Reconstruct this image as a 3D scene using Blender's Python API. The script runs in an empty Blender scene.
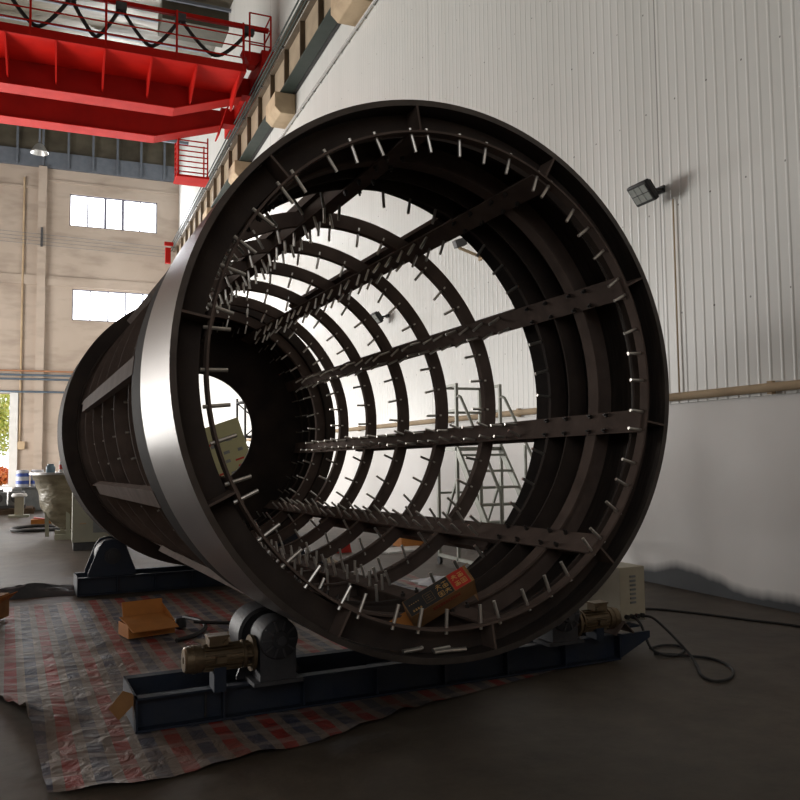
import bpy, math, random
from mathutils import Vector, Matrix, noise
random.seed(7)
SC = bpy.context.scene
COL = SC.collection
R = math.radians
PI = math.pi

# ------------------------------------------------------------------ materials
def mat(name, col, rough=.6, metal=0., col2=None, scale=4., detail=6., bump=0., bscale=30., rvar=0., coords='Object', emit=0., stretch=None, lo=.35, hi=.7, spec=.5):
    m = bpy.data.materials.new(name); m.use_nodes = True
    nt = m.node_tree; b = nt.nodes['Principled BSDF']
    b.inputs['Base Color'].default_value = (*col, 1); b.inputs['Roughness'].default_value = rough
    b.inputs['Metallic'].default_value = metal
    b.inputs['Specular IOR Level'].default_value = spec
    tc = nt.nodes.new('ShaderNodeTexCoord'); src = tc.outputs[coords]
    if stretch:
        mp = nt.nodes.new('ShaderNodeMapping'); mp.inputs['Scale'].default_value = stretch
        nt.links.new(src, mp.inputs[0]); src = mp.outputs[0]
    if col2:
        n = nt.nodes.new('ShaderNodeTexNoise'); n.inputs['Scale'].default_value = scale; n.inputs['Detail'].default_value = detail
        nt.links.new(src, n.inputs['Vector'])
        r = nt.nodes.new('ShaderNodeValToRGB'); r.color_ramp.elements[0].position = lo; r.color_ramp.elements[1].position = hi
        r.color_ramp.elements[0].color = (*col, 1); r.color_ramp.elements[1].color = (*col2, 1)
        nt.links.new(n.outputs['Fac'], r.inputs[0]); nt.links.new(r.outputs[0], b.inputs['Base Color'])
        if rvar:
            mr = nt.nodes.new('ShaderNodeMapRange'); mr.inputs[3].default_value = rough - rvar; mr.inputs[4].default_value = rough + rvar
            nt.links.new(n.outputs['Fac'], mr.inputs[0]); nt.links.new(mr.outputs[0], b.inputs['Roughness'])
    if bump:
        n2 = nt.nodes.new('ShaderNodeTexNoise'); n2.inputs['Scale'].default_value = bscale; n2.inputs['Detail'].default_value = 5
        nt.links.new(src, n2.inputs['Vector'])
        bp = nt.nodes.new('ShaderNodeBump'); bp.inputs['Strength'].default_value = bump; bp.inputs['Distance'].default_value = .02
        nt.links.new(n2.outputs['Fac'], bp.inputs['Height']); nt.links.new(bp.outputs[0], b.inputs['Normal'])
    if emit:
        b.inputs['Emission Color'].default_value = (*col, 1); b.inputs['Emission Strength'].default_value = emit
    return m

M = {}
M['steel'] = mat('mill_steel', (.044, .036, .033), .68, 0., (.070, .055, .047), 3.5, 8, .08, 60, .05, spec=.03)
M['steel_bar'] = mat('primed_steel', (.100, .076, .066), .68, 0., (.145, .110, .094), 6, 8, .08, 60, .05, spec=.015)
M['primer'] = mat('dark_primer', (.024, .021, .020), .7, 0., (.036, .030, .027), 3.5, 8, .05, 60, .05, spec=.02)
M['tyre'] = mat('turned_steel', (.075, .065, .060), .36, .7, (.12, .105, .096), 5, 6, .05, 40, .05, stretch=(1, 14, 1))
M['weld'] = mat('weld_bead', (.50, .49, .47), .45, 0., (.4, .39, .38), 40)
M['zinc'] = mat('zinc_pin', (.62, .60, .56), .32, .85, (.75, .72, .66), 30)
M['bolt'] = mat('bolt_black', (.03, .027, .025), .5, .4, (.06, .05, .045), 30)
M['blue'] = mat('frame_blue', (.008, .018, .040), .6, 0, (.018, .024, .036), 5, 8, .1, 30)
M['navy'] = mat('dark_blue_grey', (.022, .024, .030), .55, .1, (.04, .04, .045), 6, 8, .1, 40)
M['gear'] = mat('gearbox_grey', (.040, .043, .05), .6, .1, (.065, .065, .07), 8, 6, .1, 40)
M['gear_light'] = mat('gearbox_cover', (.085, .09, .10), .5, .3, (.12, .12, .125), 8)
M['rubber'] = mat('black_rubber', (.012, .012, .013), .6, 0, (.03, .03, .03), 10)
M['motor'] = mat('motor_bronze', (.15, .11, .065), .42, .6, (.24, .18, .11), 9, 6, .15, 50)
M['red'] = mat('crane_red', (.50, .010, .005), .6, 0, (.42, .008, .005), 2, 6, 0, 30, .05, spec=.15)
M['dred'] = mat('crane_red_dark', (.36, .010, .007), .6, 0, (.28, .009, .007), 1.5, 6, spec=.15)  # darker red for the girders and the end stop
M['tan'] = mat('concrete_tan', (.56, .43, .28), .85, 0, (.42, .31, .20), 2, 8, .3, 12)
M['beam_tan'] = mat('beam_tan', (.36, .285, .195), .7, 0, (.29, .225, .155), 2, 8)
M['brown'] = mat('beam_brown', (.10, .075, .05), .7, 0, (.16, .12, .08), 3)
M['green'] = mat('beam_green', (.020, .032, .026), .6, 0, (.03, .043, .036), 3)
M['white_paint'] = mat('white_paint', (.78, .78, .76), .6, 0, (.7, .7, .68), 3)
M['beige'] = mat('cabinet_beige', (.50, .46, .35), .5, 0, (.44, .40, .30), 6)
M['beige_green'] = mat('cabinet_pale_green', (.46, .46, .36), .5, 0, (.40, .40, .32), 4)
M['card'] = mat('cardboard', (.36, .19, .075), .85, 0, (.29, .15, .06), 9, 6, .1, 60)
M['card_or'] = mat('orange_cardboard', (.56, .22, .05), .85, 0, (.48, .19, .045), 9, 6, .1, 60)
M['black'] = mat('black_print', (.018, .017, .018), .5, 0, (.03, .03, .03), 20)
M['redp'] = mat('red_print', (.58, .03, .02), .5, 0, (.5, .03, .02), 20)
M['gold'] = mat('gold_print', (.70, .42, .13), .5, 0, (.62, .36, .1), 20)
M['dark_gold'] = mat('dull_gold_print', (.24, .15, .06), .6, 0, (.2, .13, .05), 20)
M['dark_red_p'] = mat('dark_red_print', (.32, .05, .025), .7, 0, (.28, .05, .025), 20)
M['grey_mach'] = mat('machine_grey', (.20, .215, .22), .6, .1, (.30, .31, .31), 5, 6, .1, 30)
M['grey_dark'] = mat('dark_grey', (.055, .055, .06), .6, 0, (.085, .085, .09), 6)
M['white_blue'] = mat('barrel_white', (.72, .74, .80), .45, 0, (.62, .65, .74), 6)
M['barrel_blue'] = mat('barrel_blue', (.05, .10, .45), .45, 0, (.07, .13, .5), 6)
M['jar'] = mat('jar_blue_grey', (.16, .26, .34), .4, 0, (.22, .32, .4), 8)
M['wrap'] = mat('plastic_wrap', (.40, .36, .26), .22, 0, (.22, .19, .13), 3.5, 10, .9, 9, .08, stretch=(1, 1, 2.2))
M['stair'] = mat('stair_grey_green', (.30, .31, .27), .5, .2, (.38, .39, .34), 6)
M['olive'] = mat('olive_board', (.52, .50, .28), .7, 0, (.48, .46, .26), 3)
M['olive_dark'] = mat('dark_olive_paint', (.05, .045, .03), .7, 0, (.065, .06, .04), 2)
M['lampglass'] = mat('lamp_glass', (.34, .36, .34), .15, 0, (.4, .42, .4), 20)
M['alu'] = mat('galvanised', (.45, .45, .44), .4, .7, (.55, .55, .54), 12)
M['pipe_blue'] = mat('pipe_blue', (.09, .125, .165), .5, 0, (.11, .15, .19), 4)
M['pipe_rust'] = mat('pipe_rust', (.42, .20, .10), .7, 0, (.36, .18, .1), 4)
M['truss'] = mat('truss_blue_grey', (.12, .14, .17), .6, 0, (.15, .17, .2), 3)
M['pane'] = mat('frosted_pane', (.96, .97, 1.), .3, 0, emit=5.0)
M['winframe'] = mat('window_frame', (.18, .19, .25), .5, 0, (.22, .23, .28), 6)
M['leaf'] = mat('leaf_yellow_green', (.30, .38, .06), .6, 0, (.50, .46, .10), 2)
M['leafred'] = mat('leaf_red', (.55, .10, .03), .6, 0, (.62, .22, .04), 3)
M['bark'] = mat('bark', (.12, .08, .05), .9, 0, (.18, .12, .08), 8)
M['asphalt'] = mat('pavement', (.5, .5, .48), .9, 0, (.42, .42, .4), 3)
M['tan_dirt'] = mat('paper_scrap', (.40, .34, .26), .9, 0, (.26, .2, .14), 30, 6, .3, 40)

def nodes_of(m):
    return m.node_tree, m.node_tree.nodes['Principled BSDF']
def math_node(nt, op, a, b=None):
    n = nt.nodes.new('ShaderNodeMath'); n.operation = op
    for i, v in enumerate((a, b)):
        if v is None: continue
        if isinstance(v, (int, float)): n.inputs[i].default_value = v
        else: nt.links.new(v, n.inputs[i])
    return n.outputs[0]
def mix_node(nt, fac, a, b, mode='MIX'):
    n = nt.nodes.new('ShaderNodeMix'); n.data_type = 'RGBA'; n.blend_type = mode
    for s, v in ((n.inputs[0], fac), (n.inputs[6], a), (n.inputs[7], b)):
        if isinstance(v, (int, float)): s.default_value = v
        elif isinstance(v, tuple): s.default_value = (*v, 1)
        else: nt.links.new(v, s)
    return n.outputs[2]

# concrete floor: two scales of grime, faint cracks
def floor_mat():
    m = mat('concrete_floor', (.078, .062, .045), .62, 0, (.142, .115, .086), .45, 10, .3, 7, .10)
    nt, b = nodes_of(m)
    base = b.inputs['Base Color'].links[0].from_socket
    tc = nt.nodes.new('ShaderNodeTexCoord')
    n = nt.nodes.new('ShaderNodeTexNoise'); n.inputs['Scale'].default_value = 3.2; n.inputs['Detail'].default_value = 12; n.inputs['Roughness'].default_value = .7
    nt.links.new(tc.outputs['Object'], n.inputs['Vector'])
    r = nt.nodes.new('ShaderNodeValToRGB'); r.color_ramp.elements[0].position = .3; r.color_ramp.elements[0].color = (.45, .42, .4, 1); r.color_ramp.elements[1].position = .65; r.color_ramp.elements[1].color = (1, 1, 1, 1)
    nt.links.new(n.outputs['Fac'], r.inputs[0])
    c = mix_node(nt, .8, base, r.outputs[0], 'MULTIPLY')
    nt.links.new(c, b.inputs['Base Color'])
    return m
M['floor'] = floor_mat()

# white-washed brick / render of the far wall
def brick_mat():
    m = mat('whitewashed_brick', (.44, .365, .30), .9, 0, (.52, .44, .37), .35, 9, .8, 1.2)
    nt, b = nodes_of(m)
    base = b.inputs['Base Color'].links[0].from_socket
    tc = nt.nodes.new('ShaderNodeTexCoord'); mp = nt.nodes.new('ShaderNodeMapping'); mp.inputs['Scale'].default_value = (.5, 1, 1.6)
    nt.links.new(tc.outputs['Object'], mp.inputs[0])
    n = nt.nodes.new('ShaderNodeTexNoise'); n.inputs['Scale'].default_value = 1.3; n.inputs['Detail'].default_value = 10
    nt.links.new(mp.outputs[0], n.inputs['Vector'])
    r = nt.nodes.new('ShaderNodeValToRGB'); r.color_ramp.elements[0].position = .28; r.color_ramp.elements[0].color = (.72, .70, .69, 1); r.color_ramp.elements[1].position = .52; r.color_ramp.elements[1].color = (1, 1, 1, 1)
    nt.links.new(n.outputs['Fac'], r.inputs[0])
    nt.links.new(mix_node(nt, .7, base, r.outputs[0], 'MULTIPLY'), b.inputs['Base Color'])
    return m
M['brick'] = brick_mat()

# white sandwich panel with screw heads and slightly uneven sheets
def panel_mat():
    m = mat('white_panel', (.68, .685, .655), .36, 0, (.73, .732, .705), .5, 4, 0, 30, .05, stretch=(1, 3, .06))
    nt, b = nodes_of(m)
    base = b.inputs['Base Color'].links[0].from_socket
    g = nt.nodes.new('ShaderNodeNewGeometry'); s = nt.nodes.new('ShaderNodeSeparateXYZ'); nt.links.new(g.outputs['Position'], s.inputs[0])
    y, z = s.outputs[1], s.outputs[2]
    fy = math_node(nt, 'SUBTRACT', math_node(nt, 'FRACT', math_node(nt, 'DIVIDE', y, .5)), .5)
    fy = math_node(nt, 'ABSOLUTE', math_node(nt, 'MULTIPLY', fy, .5))
    fz = math_node(nt, 'SUBTRACT', math_node(nt, 'FRACT', math_node(nt, 'DIVIDE', z, 1.25)), .5)
    fz = math_node(nt, 'ABSOLUTE', math_node(nt, 'MULTIPLY', fz, 1.25))
    d = math_node(nt, 'SQRT', math_node(nt, 'ADD', math_node(nt, 'MULTIPLY', fy, fy), math_node(nt, 'MULTIPLY', fz, fz)))
    dot = math_node(nt, 'LESS_THAN', d, .011)
    sm = math_node(nt, 'ABSOLUTE', math_node(nt, 'SUBTRACT', math_node(nt, 'FRACT', math_node(nt, 'ADD', math_node(nt, 'DIVIDE', y, 6.45), .3295)), .5))
    seam = math_node(nt, 'LESS_THAN', sm, .0016)
    f = math_node(nt, 'MAXIMUM', math_node(nt, 'MULTIPLY', dot, .85), math_node(nt, 'MULTIPLY', seam, .6))
    nt.links.new(mix_node(nt, f, base, (.09, .085, .08)), b.inputs['Base Color'])
    return m
M['panel'] = panel_mat()

# painted plaster dado with a worn dark foot
def plaster_mat():
    m = mat('plaster_dado', (.89, .88, .865), .6, 0, (.83, .81, .79), .8, 8, .1, 8)
    nt, b = nodes_of(m)
    base = b.inputs['Base Color'].links[0].from_socket
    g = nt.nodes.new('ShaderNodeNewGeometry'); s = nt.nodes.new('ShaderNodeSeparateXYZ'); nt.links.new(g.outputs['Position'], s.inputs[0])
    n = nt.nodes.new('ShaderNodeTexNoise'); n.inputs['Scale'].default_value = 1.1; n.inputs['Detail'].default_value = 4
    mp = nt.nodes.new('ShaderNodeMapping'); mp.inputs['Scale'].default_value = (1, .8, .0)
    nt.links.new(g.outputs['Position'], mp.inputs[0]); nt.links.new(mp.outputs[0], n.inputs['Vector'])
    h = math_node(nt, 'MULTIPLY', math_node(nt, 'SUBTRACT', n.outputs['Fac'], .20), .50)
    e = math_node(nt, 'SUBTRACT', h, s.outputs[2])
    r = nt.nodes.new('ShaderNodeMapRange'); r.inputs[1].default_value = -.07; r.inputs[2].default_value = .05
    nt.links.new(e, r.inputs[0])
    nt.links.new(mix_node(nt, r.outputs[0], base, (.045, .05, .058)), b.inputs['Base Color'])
    return m
M['plaster'] = plaster_mat()

# wavy silver roof insulation
M['foil'] = mat('silver_insulation', (.15, .135, .10), .40, .4, (.08, .07, .052), 1.2, 8, 1., 1.4, .12, stretch=(.6, 2.2, 1))

# red / white / blue woven plastic sheet
def tarp_mat():
    m = mat('striped_tarpaulin', (.3, .3, .3), .62, 0)
    nt, b = nodes_of(m)
    tc = nt.nodes.new('ShaderNodeTexCoord'); mp = nt.nodes.new('ShaderNodeMapping'); mp.inputs['Rotation'].default_value = (0, 0, R(-3))
    nt.links.new(tc.outputs['UV'], mp.inputs[0])
    s = nt.nodes.new('ShaderNodeSeparateXYZ'); nt.links.new(mp.outputs[0], s.inputs[0])
    fx = math_node(nt, 'FRACT', math_node(nt, 'DIVIDE', s.outputs[0], .27))
    fy = math_node(nt, 'FRACT', math_node(nt, 'DIVIDE', s.outputs[1], .23))
    r = nt.nodes.new('ShaderNodeValToRGB'); r.color_ramp.interpolation = 'CONSTANT'
    el = r.color_ramp.elements
    el[0].position = 0; el[0].color = (.32, .024, .020, 1)
    el[1].position = .30; el[1].color = (.23, .185, .155, 1)
    e = el.new(.5); e.color = (.06, .072, .115, 1)
    e = el.new(.80); e.color = (.23, .185, .155, 1)
    nt.links.new(fx, r.inputs[0])
    band = math_node(nt, 'LESS_THAN', fy, .3)
    c = mix_node(nt, math_node(nt, 'MULTIPLY', band, .42), r.outputs[0], (.34, .29, .26))
    n = nt.nodes.new('ShaderNodeTexNoise'); n.inputs['Scale'].default_value = 1.3; n.inputs['Detail'].default_value = 11; n.inputs['Roughness'].default_value = .68
    nt.links.new(tc.outputs['Object'], n.inputs['Vector'])
    r2 = nt.nodes.new('ShaderNodeMapRange'); r2.inputs[1].default_value = .36; r2.inputs[2].default_value = .70; r2.inputs[4].default_value = .85
    nt.links.new(n.outputs['Fac'], r2.inputs[0])
    c = mix_node(nt, r2.outputs[0], c, (.155, .12, .092))
    nt.links.new(c, b.inputs['Base Color'])
    n2 = nt.nodes.new('ShaderNodeTexNoise'); n2.inputs['Scale'].default_value = 7; n2.inputs['Detail'].default_value = 6; n2.inputs['Distortion'].default_value = 1.2
    nt.links.new(tc.outputs['Object'], n2.inputs['Vector'])
    bp = nt.nodes.new('ShaderNodeBump'); bp.inputs['Strength'].default_value = .55; bp.inputs['Distance'].default_value = .05
    nt.links.new(n2.outputs['Fac'], bp.inputs['Height']); nt.links.new(bp.outputs[0], b.inputs['Normal'])
    return m
M['tarp'] = tarp_mat()

# ------------------------------------------------------------------ mesh builder
class MB:
    def __init__(s): s.v = []; s.f = []; s.mi = []; s.uv = None
    def add(s, vs, fs, mi=0):
        o = len(s.v); s.v += [tuple(p) for p in vs]; s.f += [tuple(i + o for i in f) for f in fs]; s.mi += [mi] * len(fs); return s
    def box(s, c, d, rot=None, mi=0, bev=0):
        x, y, z = d[0] / 2, d[1] / 2, d[2] / 2
        P = [Vector((a * x, b * y, e * z)) for a in (-1, 1) for b in (-1, 1) for e in (-1, 1)]
        if rot is not None: P = [rot @ p for p in P]
        P = [p + Vector(c) for p in P]
        return s.add(P, [(0, 1, 3, 2), (4, 6, 7, 5), (0, 4, 5, 1), (2, 3, 7, 6), (0, 2, 6, 4), (1, 5, 7, 3)], mi)
    def bar(s, p, q, w, h, up=(0, 0, 1), mi=0):
        p, q = Vector(p), Vector(q); d = q - p; L = d.length; d.normalize(); u = Vector(up)
        if abs(d.dot(u)) > .98: u = Vector((0, 1, 0))
        x = d.cross(u).normalized(); u = x.cross(d)
        rot = Matrix((x, d, u)).transposed()
        return s.box((p + q) / 2, (w, L, h), rot, mi)
    def cyl(s, p, q, r, n=12, r2=None, mi=0, cap=True):
        p, q = Vector(p), Vector(q); d = (q - p).normalized(); a = d.orthogonal().normalized(); b = d.cross(a)
        r2 = r if r2 is None else r2
        A = [p + (a * math.cos(2 * PI * i / n) + b * math.sin(2 * PI * i / n)) * r for i in range(n)]
        B = [q + (a * math.cos(2 * PI * i / n) + b * math.sin(2 * PI * i / n)) * r2 for i in range(n)]
        F = [(i, (i + 1) % n, n + (i + 1) % n, n + i) for i in range(n)]
        if cap: F += [tuple(range(n - 1, -1, -1)), tuple(range(n, 2 * n))]
        return s.add(A + B, F, mi)
    def tube(s, pts, r, n=8, mi=0, closed=False):
        pts = [Vector(p) for p in pts]; N = len(pts); V = []; F = []
        up = None
        for i, p in enumerate(pts):
            d = (pts[min(i + 1, N - 1)] - pts[max(i - 1, 0)]).normalized()
            if up is None: up = d.orthogonal().normalized()
            a = (up - d * up.dot(d)).normalized(); up = a; b = d.cross(a)
            V += [p + (a * math.cos(2 * PI * k / n) + b * math.sin(2 * PI * k / n)) * r for k in range(n)]
        for i in range(N - 1):
            for k in range(n):
                F.append((i * n + k, i * n + (k + 1) % n, (i + 1) * n + (k + 1) % n, (i + 1) * n + k))
        F += [tuple(range(n - 1, -1, -1)), tuple(range((N - 1) * n, N * n))]
        return s.add(V, F, mi)
    def prism(s, poly, thick, frame, mi=0):
        # poly in (a,b); frame = (origin, A, B, N); extruded by thick along N
        o, A, B, N = (Vector(k) for k in frame); n = len(poly)
        V = [o + A * a + B * b for a, b in poly] + [o + A * a + B * b + N * thick for a, b in poly]
        F = [tuple(range(n - 1, -1, -1)), tuple(range(n, 2 * n))] + [(i, (i + 1) % n, n + (i + 1) % n, n + i) for i in range(n)]
        return s.add(V, F, mi)
    def lathe(s, prof, o, ax, n=32, mi=0, closed=True):
        # closed profile of (radius, along-axis) pairs
        o, ax = Vector(o), Vector(ax).normalized(); a = ax.orthogonal().normalized(); b = ax.cross(a); m = len(prof); V = []; F = []
        for i in range(n):
            t = 2 * PI * i / n; d = a * math.cos(t) + b * math.sin(t)
            V += [o + d * r + ax * h for r, h in prof]
        for i in range(n):
            j = (i + 1) % n
            for k in range(m if closed else m - 1):
                l = (k + 1) % m; F.append((i * m + k, i * m + l, j * m + l, j * m + k))
        return s.add(V, F, mi)
    def build(s, name, m, parent=None, smooth=True, angle=32, bevel=0):
        me = bpy.data.meshes.new(name); me.from_pydata(s.v, [], s.f)
        mats = m if isinstance(m, (list, tuple)) else [m]
        for k in mats: me.materials.append(k)
        me.polygons.foreach_set('material_index', s.mi)
        import bmesh
        bm = bmesh.new(); bm.from_mesh(me); bmesh.ops.recalc_face_normals(bm, faces=bm.faces); bm.to_mesh(me); bm.free()
        if smooth:
            me.polygons.foreach_set('use_smooth', [True] * len(me.polygons)); me.set_sharp_from_angle(angle=R(angle))
        me.update()
        o = bpy.data.objects.new(name, me); COL.objects.link(o)
        if parent is not None: o.parent = parent
        if bevel:
            b = o.modifiers.new('bevel', 'BEVEL'); b.width = bevel; b.segments = 2; b.limit_method = 'ANGLE'
        return o

def tag(o, label, cat, group=None):
    o['label'] = label; o['category'] = cat
    if group: o['group'] = group
    return o
def thing(name, label, cat, loc=(0, 0, 0), rotz=0, group=None):
    o = bpy.data.objects.new(name, None); COL.objects.link(o); o.location = loc; o.rotation_euler = (0, 0, rotz); o.empty_display_size = .2
    return tag(o, label, cat, group)
def struct(name, mb, m, **k):
    o = mb.build(name, m, **k); o['kind'] = 'structure'; return o
def copy_tree(o, loc, rotz=None):
    c = o.copy(); COL.objects.link(c); c.location = loc
    if rotz is not None: c.rotation_euler = (0, 0, rotz)
    for ch in o.children:
        d = ch.copy(); COL.objects.link(d); d.parent = c
        for g in ch.children:
            e = g.copy(); COL.objects.link(e); e.parent = d
    return c

# ------------------------------------------------------------------ the hall
XW, XL, YB, YF, ZC = 6.5, -16., 50.45, -6., 20.9
struct('floor', MB().box(((XW + XL) / 2 , (YB + YF) / 2, -.1), (XW - XL + 1, YB - YF + 1, .2)), M['floor'], smooth=False)
# ceiling of sagging foil insulation between purlins
mb = MB(); nx, ny = 26, 90
V = []
for j in range(ny + 1):
    for i in range(nx + 1):
        x = XL + (XW - XL) * i / nx; y = YF + (YB - YF) * j / ny
        V.append((x, y, ZC - .04 * abs(math.sin(y * PI / 1.2)) - .16 * noise.noise(Vector((x * .9, y * 1.6, 0)))))
mb.add(V, [(j * (nx + 1) + i, j * (nx + 1) + i + 1, (j + 1) * (nx + 1) + i + 1, (j + 1) * (nx + 1) + i) for j in range(ny) for i in range(nx)])
struct('ceiling', mb, M['foil'])
# right wall: ribbed white panels above a plaster dado
mb = MB(); prof = []
y = YF
while y < YB:
    prof += [(XW, y), (XW, y + .10), (XW - .0045, y + .118), (XW - .0045, y + .13)]; y += .147
prof.append((XW, YB))
V = []
for x, yy in prof: V += [(x, yy, 2.1), (x, yy, ZC)]
mb.add(V, [(2 * i, 2 * i + 2, 2 * i + 3, 2 * i + 1) for i in range(len(prof) - 1)])
mb.box((XW + .15, (YB + YF) / 2, (2.1 + ZC) / 2), (.27, YB - YF, ZC - 2.1))
struct('wall_right', mb, M['panel'], smooth=False)
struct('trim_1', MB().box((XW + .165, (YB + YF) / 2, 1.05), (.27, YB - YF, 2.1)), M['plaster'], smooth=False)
# far wall with two windows and a doorway
def wall_y(name, x0, x1, z0, z1, yb, th, holes, m):
    xs = sorted({x0, x1} | {h[0] for h in holes} | {h[1] for h in holes}); zs = sorted({z0, z1} | {h[2] for h in holes} | {h[3] for h in holes})
    b = MB()
    for i in range(len(xs) - 1):
        for j in range(len(zs) - 1):
            cx, cz = (xs[i] + xs[i + 1]) / 2, (zs[j] + zs[j + 1]) / 2
            if any(h[0] < cx < h[1] and h[2] < cz < h[3] for h in holes): continue
            b.box((cx, yb + th / 2, cz), (xs[i + 1] - xs[i], th, zs[j + 1] - zs[j]))
    return struct(name, b, m, smooth=False)
W1 = (.31, 5.22, 15.05, 16.95); W2 = (.52, 5.42, 9.52, 11.35); D1 = (-6.7, -2.56, 0, 5.2)
wall_y('wall_back', XL, XW, 0, 18.3, YB, .35, [W1, W2, D1], M['brick'])
struct('trim_2', MB().box(((XW + XL) / 2, YB + .1, 18.78), (XW - XL, .5, .95)), M['truss'], smooth=False)     # steel fascia over the brick
struct('trim_10', MB().box(((XW + XL) / 2, YB + .2, 20.1), (XW - XL, .4, 1.7)), M['foil'], smooth=False)     # insulation above the fascia
struct('wall_left', MB().box((XL - .15, (YB + YF) / 2, ZC / 2), (.3, YB - YF, ZC)), M['brick'], smooth=False)
struct('wall_front', MB().box(((XW + XL) / 2, YF - .15, ZC / 2), (XW - XL, .3, ZC)), M['brick'], smooth=False)
for n, w in ((1, W1), (2, W2)):
    x0, x1, z0, z1 = w
    fr = MB()
    for a, b, c, d in ((x0, x1, z0, z0 + .07), (x0, x1, z1 - .07, z1), (x0, x0 + .07, z0, z1), (x1 - .07, x1, z0, z1)):
        fr.box(((a + b) / 2, YB + .12, (c + d) / 2), (b - a, .1, d - c))
    for k in range(1, 5):
        xx = x0 + (x1 - x0) * k / 5; w_ = .16 if (n == 1 and k in (2, 3)) else .085
        fr.box((xx, YB + .12, (z0 + z1) / 2), (w_, .08, z1 - z0))
    wf = struct('window_%d' % n, fr, M['winframe'], smooth=False)
    MB().box(((x0 + x1) / 2, YB + .19, (z0 + z1) / 2), (x1 - x0, .02, z1 - z0)).build('pane', M['pane'], wf, smooth=False)
# door jamb, piers and ledges of the far wall
struct('door_1', MB().box((D1[1] + .15, YB - .06, 2.62), (.42, .3, 5.24)).box((D1[0] - .15, YB - .06, 2.62), (.42, .3, 5.24)), M['white_paint'], smooth=False)
struct('trim_3', MB().box((-1.14, YB - .17, 9.15), (.44, .34, 18.3)), M['brick'], smooth=False)
struct('trim_4', MB().box(((-1.3 - 10) / 2, YB - .05, 11.72), (8.7, .12, .55)).box(((-.88 + XW) / 2, YB - .05, 11.72), (XW + .88, .12, .55)), M['brick'], smooth=False)
struct('trim_5', MB().box(((-.88 + XW) / 2, YB - .03, 17.6), (XW + .88, .08, .12)).box((-5.6, YB - .03, 17.1), (8.6, .08, .12)), M['brick'], smooth=False)
# outside the door
struct('trim_6', MB().box((-6, YB + 12.4, -.11), (30, 23.9, .2)), M['asphalt'], smooth=False)

# roof truss and purlins by the far gable
tr = MB(); yt = 46.6
for z in (19.4, 20.6): tr.bar((XL, yt, z), (XW, yt, z), .14, .16)
k = 0; x = XW - .5
while x > -9:
    tr.bar((x, yt, 19.45), (x, yt, 20.55), .1, .1)
    tr.bar((x, yt, 19.45) if k % 2 else (x, yt, 20.55), (x - 1.45, yt, 20.55) if k % 2 else (x - 1.45, yt, 19.45), .08, .08)
    x -= 1.45; k += 1
struct('trim_7', tr, M['truss'], smooth=False)
tr = MB()
for k in range(22): tr.bar((XL, 4 + 2. * k, 20.65), (XW, 4 + 2. * k, 20.65), .12, .12)
struct('trim_8', tr, M['truss'], smooth=False)
tr = MB()
for k in range(8): tr.bar((5.6 - 1.35 * k, YB - .22, 18.35), (5.6 - 1.35 * k, YB - .22, 20.6), .12, .1)
struct('trim_9', tr, M['truss'], smooth=False)

struct('trim_11', MB().box((5.1, 35.3, 20.5), (2.8, 1.6, .95)), M['olive_dark'], smooth=False)     # dark haunch of the roof frame over the runway

# pipes and wires along the far wall
G = 'pipes along the far wall'
for z, m, r, lab in ((6.46, 'pipe_rust', .05, 'rust red pipe running along the far brick wall, topmost of the three'),
                     (6.23, 'pipe_blue', .06, 'blue grey pipe on the far wall just under the rust red one'),
                     (6.0, 'pipe_blue', .06, 'blue grey pipe on the far wall, lowest of the close set of three'),
                     (5.29, 'pipe_blue', .06, 'single blue grey pipe on the far wall just above the doorway')):
    b = MB().cyl((-9, YB - .48, z), (5.2, YB - .48, z), r)
    for x in (-6, -1.09): b.box((x, YB - .41, z), (.06, .16, .05))
    tag(b.build('wall_pipe', M[m]), lab, 'pipe', G)
tag(MB().cyl((-2.1, YB - .1, 2.5), (-2.1, YB - .1, 17.6), .055).box((-2.1, YB - .1, 2.3), (.55, .2, .45)).build('downpipe', M['tan']), 'thin brown upright pipe with a small box at its foot on the far wall', 'pipe')
wi = thing('wire_bracket', 'dark insulator bracket carrying thin bare wires across the far wall', 'wires', (-1.14, YB - .4, 13.8))
MB().box((0, 0, .35), (.12, .12, 1.1)).build('bracket', M['grey_dark'], wi)
for k in range(4):
    MB().cyl((-7, 0, .05 + .2 * k), (7.0, 0, -.25 + .2 * k), .014, 6).build('wire', M['grey_mach'], wi)
lp = thing('pendant_lamp', 'bell shaped pendant lamp hanging from the roof truss near the far wall', 'lamp', (-1.25, 46.6, 17.8))
MB().cyl((0, 0, .5), (0, 0, 1.62), .05).build('stem', M['truss'], lp)
MB().lathe([(.12, .5), (.2, .45), (.46, .02), (.44, 0), (.18, .42), (.1, .46)], (0, 0, 0), (0, 0, 1), 24).build('lamp_shade', M['alu'], lp)

# ------------------------------------------------------------------ runway beam on its corbels
rb = thing('crane_runway_beam', 'long steel crane runway beam with ribbed tan web and green lower flange', 'crane rail', (6.2, 3., 12.6))
def L(x, y, z): return (x - 6.2, y - 3., z - 12.6)
Y0, Y1 = 3., 49.4; Ym = (Y0 + Y1) / 2; LY = Y1 - Y0
MB().box(L(6.2, Ym, 13.17), (.05, LY, 1.12)).build('web', M['beam_tan'], rb, smooth=False)
MB().box(L(6.2, Ym, 12.605), (.36, LY, .05)).build('lower_flange', M['green'], rb, smooth=False)
MB().box(L(6.2, Ym, 13.75), (.36, LY, .05)).build('top_flange', M['brown'], rb, smooth=False)
MB().box(L(6.2, Ym, 13.84), (.07, LY, .13)).build('rail', M['grey_dark'], rb, smooth=False)
MB().box(L(6.437, Ym, 12.62), (.094, LY, .09)).build('gap_shade_strip', M['rubber'], rb, smooth=False)  # black strip standing in for the shade between beam and wall
y = 4.
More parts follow.
